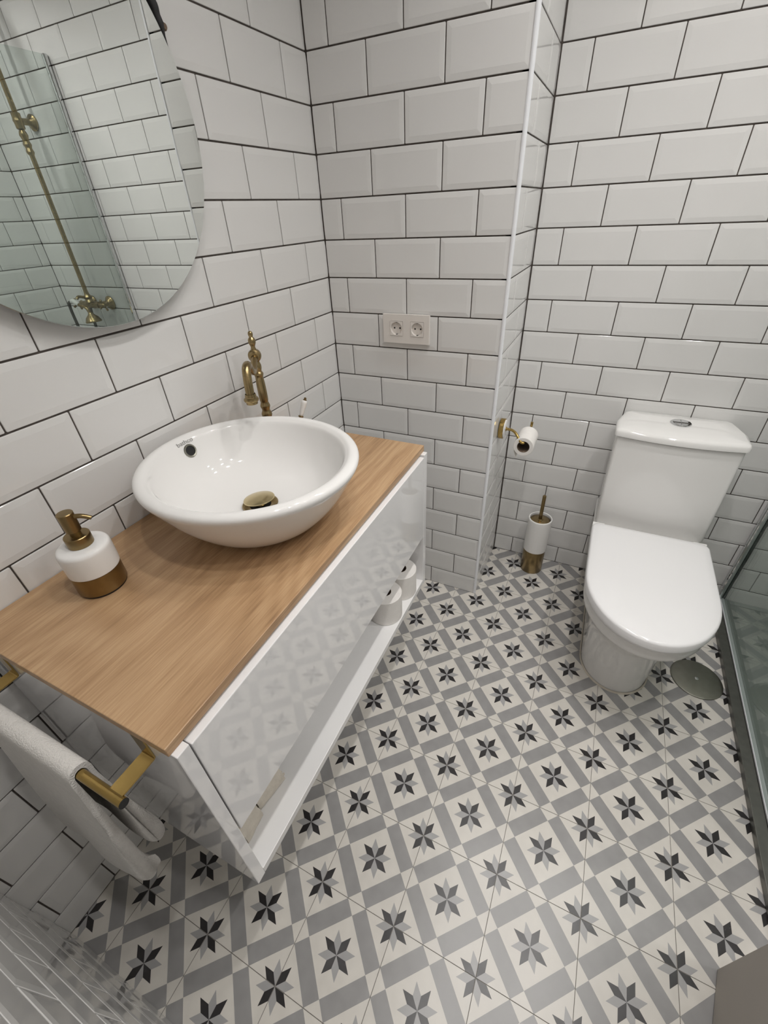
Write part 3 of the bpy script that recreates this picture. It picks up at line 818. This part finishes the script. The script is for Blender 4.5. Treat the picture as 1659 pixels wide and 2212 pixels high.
# ------------------------------------------------------------------ toilet brush
QX, QY = 0.772, 0.258
br = thing('toilet_brush', (QX, QY, 0.0003), 'white ceramic and brass toilet brush holder on the floor beside the toilet', 'toilet brush')
o4 = (QX, QY, 0.0003)
G().lathe([(0.0, 0), (0.0455, 0), (0.0462, 0.001), (0.0462, 0.116), (0.0, 0.116)], o4, n=56).build('brass_base', 'brass_dark', br)
G().lathe(smooth_prof([(0.043, 0.1161), (0.0472, 0.1175), (0.0482, 0.122), (0.0485, 0.16), (0.0485, 0.25), (0.0482, 0.276), (0.0470, 0.281), (0.0440, 0.2815), (0.0425, 0.279), (0.0420, 0.271), (0.0420, 0.262)], 2), o4, n=56).build('ceramic_sleeve', 'ceramic', br)
G().lathe([(0.0415, 0.262), (0.0415, 0.2695), (0.038, 0.2715), (0.012, 0.2745), (0.0095, 0.278), (0.0, 0.278)], o4, n=48).build('brass_lid', 'brass_old', br)
G().lathe([(0.0072, 0.277), (0.0072, 0.392), (0.0062, 0.394), (0.0, 0.394)], o4, axis=(-0.004, -0.01, 1), n=24).build('handle', 'brass_dark', br)

# ------------------------------------------------------------------ paper holder with roll
HY, HZ = 0.116, 0.722
xw = W + 0.0053
ph = thing('paper_holder', (xw, HY, HZ - 0.037), 'brass wall-mounted paper holder with bent arm on the return wall', 'paper holder')
G().lathe([(0.0, 0.0), (0.0355, 0.0), (0.0360, 0.001), (0.0360, 0.0145), (0.0345, 0.016), (0.0, 0.016)], (xw, HY, HZ), axis=(1, 0, 0), n=48).build('flange', 'brass_bright', ph)
G().lathe([(0.0325, 0.0158), (0.0320, 0.0185), (0.0290, 0.0200), (0.0, 0.0205)], (xw, HY, HZ), axis=(1, 0, 0), n=40).build('porcelain_disc', 'ceramic', ph)
G().lathe([(0.0082, 0.0200), (0.0085, 0.0215), (0.0062, 0.0235), (0.0, 0.0235)], (xw, HY, HZ), axis=(1, 0, 0), n=24).build('arm_collar', 'brass_bright', ph)
AX, AZ = 0.676, 0.694
G().tube([(xw + 0.022, HY, HZ), (xw + 0.030, HY, HZ), (xw + 0.042, HY - 0.002, HZ - 0.0005), (xw + 0.056, HY - 0.010, HZ - 0.005), (xw + 0.072, HY - 0.024, HZ - 0.018), (xw + 0.083, HY - 0.034, HZ - 0.0265), (AX - 0.0015, HY - 0.034, AZ + 0.0005), (AX, HY - 0.026, AZ), (AX, HY - 0.01, AZ), (AX, HY + 0.118, AZ)], 0.0048, n=16, sub=4).build('arm', 'brass_bright', ph)
G().tube([(AX, HY + 0.112, AZ), (AX, HY + 0.118, AZ + 0.004), (AX, HY + 0.1205, AZ + 0.016)], 0.0048, n=16, sub=4).build('arm_stop', 'brass_bright', ph)
rc = 0.0215; ro = 0.0345
cxr, czr = AX, AZ + 0.0051 - (rc - 0.0012)
tr_ = thing('toilet_roll', (cxr, 0.083, czr - ro), 'nearly used white paper roll hanging on the brass holder', 'toilet roll')
G().lathe([(rc, 0.0), (ro - 0.0015, 0.0), (ro, 0.0015), (ro, 0.1), (ro - 0.0015, 0.1015), (rc, 0.1015)], (cxr, 0.083, czr), axis=(0, 1, 0), n=48, cap=False).build('paper', 'paper', tr_)
G().lathe([(rc, 0.0003), (rc - 0.001, 0.0003), (rc - 0.001, 0.101), (rc, 0.101)], (cxr, 0.083, czr), axis=(0, 1, 0), n=36, cap=False).build('cardboard_core', 'cardboard', tr_)
rg = []
for i in range(8):
    t = i / 7; rg.append([(cxr - ro + 0.001 + 0.012 * t * t, 0.084 + 0.004 * t, czr + 0.004 - 0.052 * t), (cxr - ro + 0.0018 + 0.012 * t * t, 0.084 + 0.004 * t, czr + 0.004 - 0.052 * t),
                          (cxr - ro + 0.0018 + 0.012 * t * t, 0.184 - 0.05 * t, czr + 0.004 - 0.046 * t), (cxr - ro + 0.001 + 0.012 * t * t, 0.184 - 0.05 * t, czr + 0.004 - 0.046 * t)])
G().loft([[Vector(p) for p in r] for r in rg]).build('loose_sheet', 'paper', tr_)

# ------------------------------------------------------------------ round floor drain cover
dc = thing('floor_drain_cover', (1.3915, -0.105, 0.0001), 'round brushed steel drain cover in the floor in front of the toilet', 'drain cover')
G().lathe([(0.0, 0.0), (0.0775, 0.0), (0.0785, 0.001), (0.0775, 0.0032), (0.0745, 0.0042), (0.0, 0.0042)], (1.3915, -0.105, 0.0002), n=72).build('plate', 'steel_brushed', dc)
G().lathe([(0.0062, 0.0), (0.0060, 0.0014), (0.0040, 0.0022), (0.0, 0.0024)], (1.3915, -0.105, 0.0043), n=20).build('screw', 'chrome', dc)

# ------------------------------------------------------------------ shower
tray = G().box((XT + 0.032, -1.0, 0.0002), (XR - 0.006, D - 0.006, 0.022), 0.002).build('shower_tray', 'tray_stone', None, smooth=False)
tag(tray, 'flat grey-green shower tray behind the glass screen', 'shower tray')
sg = thing('shower_screen', (XG, -0.16, 0.0002), 'clear greenish glass shower screen with slim metal profiles', 'shower screen')
G().box((XG - 0.004, -0.655, 0.0295), (XG + 0.004, D - 0.012, 1.955), 0.0006, 1).build('glass_pane', 'shower_glass', sg, smooth=False)
G().box((XG - 0.022, D - 0.024, 0.024), (XG - 0.0045, D - 0.0055, 1.955), 0.006, 3).build('wall_profile', 'chrome', sg, smooth=False)
G().box((XG - 0.0044, D - 0.0118, 0.024), (XG + 0.010, D - 0.0055, 1.955), 0.001, 1).build('wall_seal', 'seal_black', sg, smooth=False)
G().box((XT, -1.02, 0.0003), (XT + 0.030, D - 0.0055, 0.0225), 0.0015).build('floor_profile', 'steel_dark', sg, smooth=False)
G().box((XT + 0.0302, -0.66, 0.0224), (XG + 0.007, D - 0.0055, 0.0293), 0.001).build('floor_seal', 'alu_profile', sg, smooth=False)
G().lathe([(0.0, -0.012), (0.016, -0.011), (0.018, -0.004), (0.018, 0.006), (0.014, 0.010), (0.0, 0.011)], (XG, -0.690, 0.0405), axis=(0.9, 0, 0.2), n=28).build('pivot', 'chrome', sg)

SXp = 1.742
sc_ = thing('shower_column', (SXp, D - 0.006, 0.95), 'antique brass shower column with mixer and cross handles in the shower', 'shower column')
yp = D - 0.072; yw = D - 0.0058
riser = G().tube([(SXp, yp, 1.06), (SXp, yp, 2.14), (SXp, yp - 0.02, 2.20), (SXp, yp - 0.09, 2.235), (SXp, yp - 0.24, 2.235), (SXp, yp - 0.31, 2.215), (SXp, yp - 0.325, 2.17)], 0.0105, n=18, sub=5).build('riser_pipe', 'brass_old', sc_)
G().lathe([(0.014, 0.03), (0.016, 0.015), (0.05, 0.004), (0.10, 0.0), (0.10, -0.006), (0.0, -0.008)], (SXp, yp - 0.325, 2.145), n=48).build('rain_head', 'brass_old', sc_)
# wall bracket
G().lathe([(0.030, 0.0), (0.030, 0.006), (0.024, 0.012), (0.016, 0.016), (0.012, 0.022), (0.012, 0.066)], (SXp, yw, 1.768), axis=(0, -1, 0), n=32).build('wall_bracket', 'brass_old', sc_)
G().lathe([(0.0115, -0.030), (0.0175, -0.026), (0.0180, -0.006), (0.0205, 0.0), (0.0180, 0.010), (0.0180, 0.026), (0.0115, 0.030)], (SXp, yp, 1.768), n=28).build('bracket_sleeve', 'brass_old', sc_)
G().lathe(smooth_prof([(0.0115, 0.0), (0.0165, 0.010), (0.0125, 0.024), (0.0170, 0.036), (0.0125, 0.052), (0.0175, 0.068), (0.0120, 0.084)], 2), (SXp, yp, 1.652), n=24).build('turned_sleeve', 'brass_old', sc_)
# mixer
mz = 1.030
G().tube([(SXp - 0.075, yp, mz), (SXp + 0.075, yp, mz)], 0.017, n=22).build('mixer_body', 'brass_old', sc_)
G().lathe(smooth_prof([(0.018, 0.0), (0.022, 0.010), (0.016, 0.022), (0.020, 0.034), (0.0125, 0.046), (0.0110, 0.06)], 2), (SXp, yp, mz + 0.004), n=24).build('diverter', 'brass_old', sc_)
for sx in (-1, 1):
    G().lathe([(0.034, 0.0), (0.034, 0.005), (0.027, 0.012), (0.017, 0.018), (0.014, 0.024), (0.014, 0.066)], (SXp + sx * 0.072, yw, mz), axis=(0, -1, 0), n=32).build('wall_flange', 'brass_old', sc_)
    hx = SXp + sx * 0.112; hdl = G().lathe([(0.012, 0.0), (0.009, 0.012), (0.011, 0.028), (0.011, 0.036), (0.006, 0.042), (0.0, 0.043)], (SXp + sx * 0.075, yp, mz), axis=(sx, 0, 0), n=22).build('valve_handle', 'brass_old', sc_)
    for a in (0.4, 0.4 + PI / 2, 0.4 + PI, 0.4 + 1.5 * PI):
        q = Vector((0, math.cos(a), math.sin(a)))
        G().tube([Vector((SXp + sx * 0.107, yp, mz)), Vector((SXp + sx * 0.107, yp, mz)) + q * 0.018, Vector((SXp + sx * 0.107, yp, mz)) + q * 0.027, Vector((SXp + sx * 0.107, yp, mz)) + q * 0.031], [0.0038, 0.0045, 0.0065, 0.0035], n=12).build('cross_arm', 'brass_old', hdl)
# cradle, hand shower and hose
G().tube([(SXp, yp - 0.01, mz + 0.035), (SXp + 0.004, yp - 0.045, mz + 0.045), (SXp + 0.004, yp - 0.060, mz + 0.036)], 0.007, n=14, sub=4).build('cradle', 'brass_old', sc_)
hs_ = thing('hand_shower', (SXp, yp - 0.065, 0.93), 'brass hand shower with white porcelain grip resting on the shower mixer', 'hand shower')
G().tube([(SXp + 0.052, yp - 0.064, mz + 0.020), (SXp + 0.034, yp - 0.064, mz + 0.026), (SXp - 0.002, yp - 0.064, mz + 0.010)], [0.009, 0.0125, 0.010], n=18, sub=4).build('porcelain_grip', 'ceramic', hs_)
G().tube([(SXp - 0.002, yp - 0.064, mz + 0.010), (SXp - 0.030, yp - 0.064, mz + 0.004), (SXp - 0.055, yp - 0.064, mz - 0.006), (SXp - 0.066, yp - 0.064, mz - 0.028)], [0.009, 0.0085, 0.0085, 0.009], n=16, sub=4).build('neck', 'brass_old', hs_)
G().lathe([(0.010, 0.0), (0.014, -0.008), (0.030, -0.022), (0.037, -0.036), (0.040, -0.040), (0.038, -0.046), (0.0, -0.046)], (SXp - 0.067, yp - 0.064, mz - 0.026), axis=(0.10, 0, 1), n=36).build('spray_head', 'brass_old', hs_)
G().tube([(SXp + 0.054, yp - 0.064, mz + 0.019), (SXp + 0.075, yp - 0.068, mz + 0.005), (SXp + 0.070, yp - 0.070, mz - 0.12), (SXp + 0.040, yp - 0.066, 0.52), (SXp + 0.015, yp - 0.050, 0.40), (SXp - 0.004, yp - 0.035, 0.52), (SXp + 0.012, yp - 0.016, 0.86), (SXp + 0.015, yp, mz - 0.012)], 0.0075, n=12, sub=8).build('hose', 'rubber_hose', hs_)
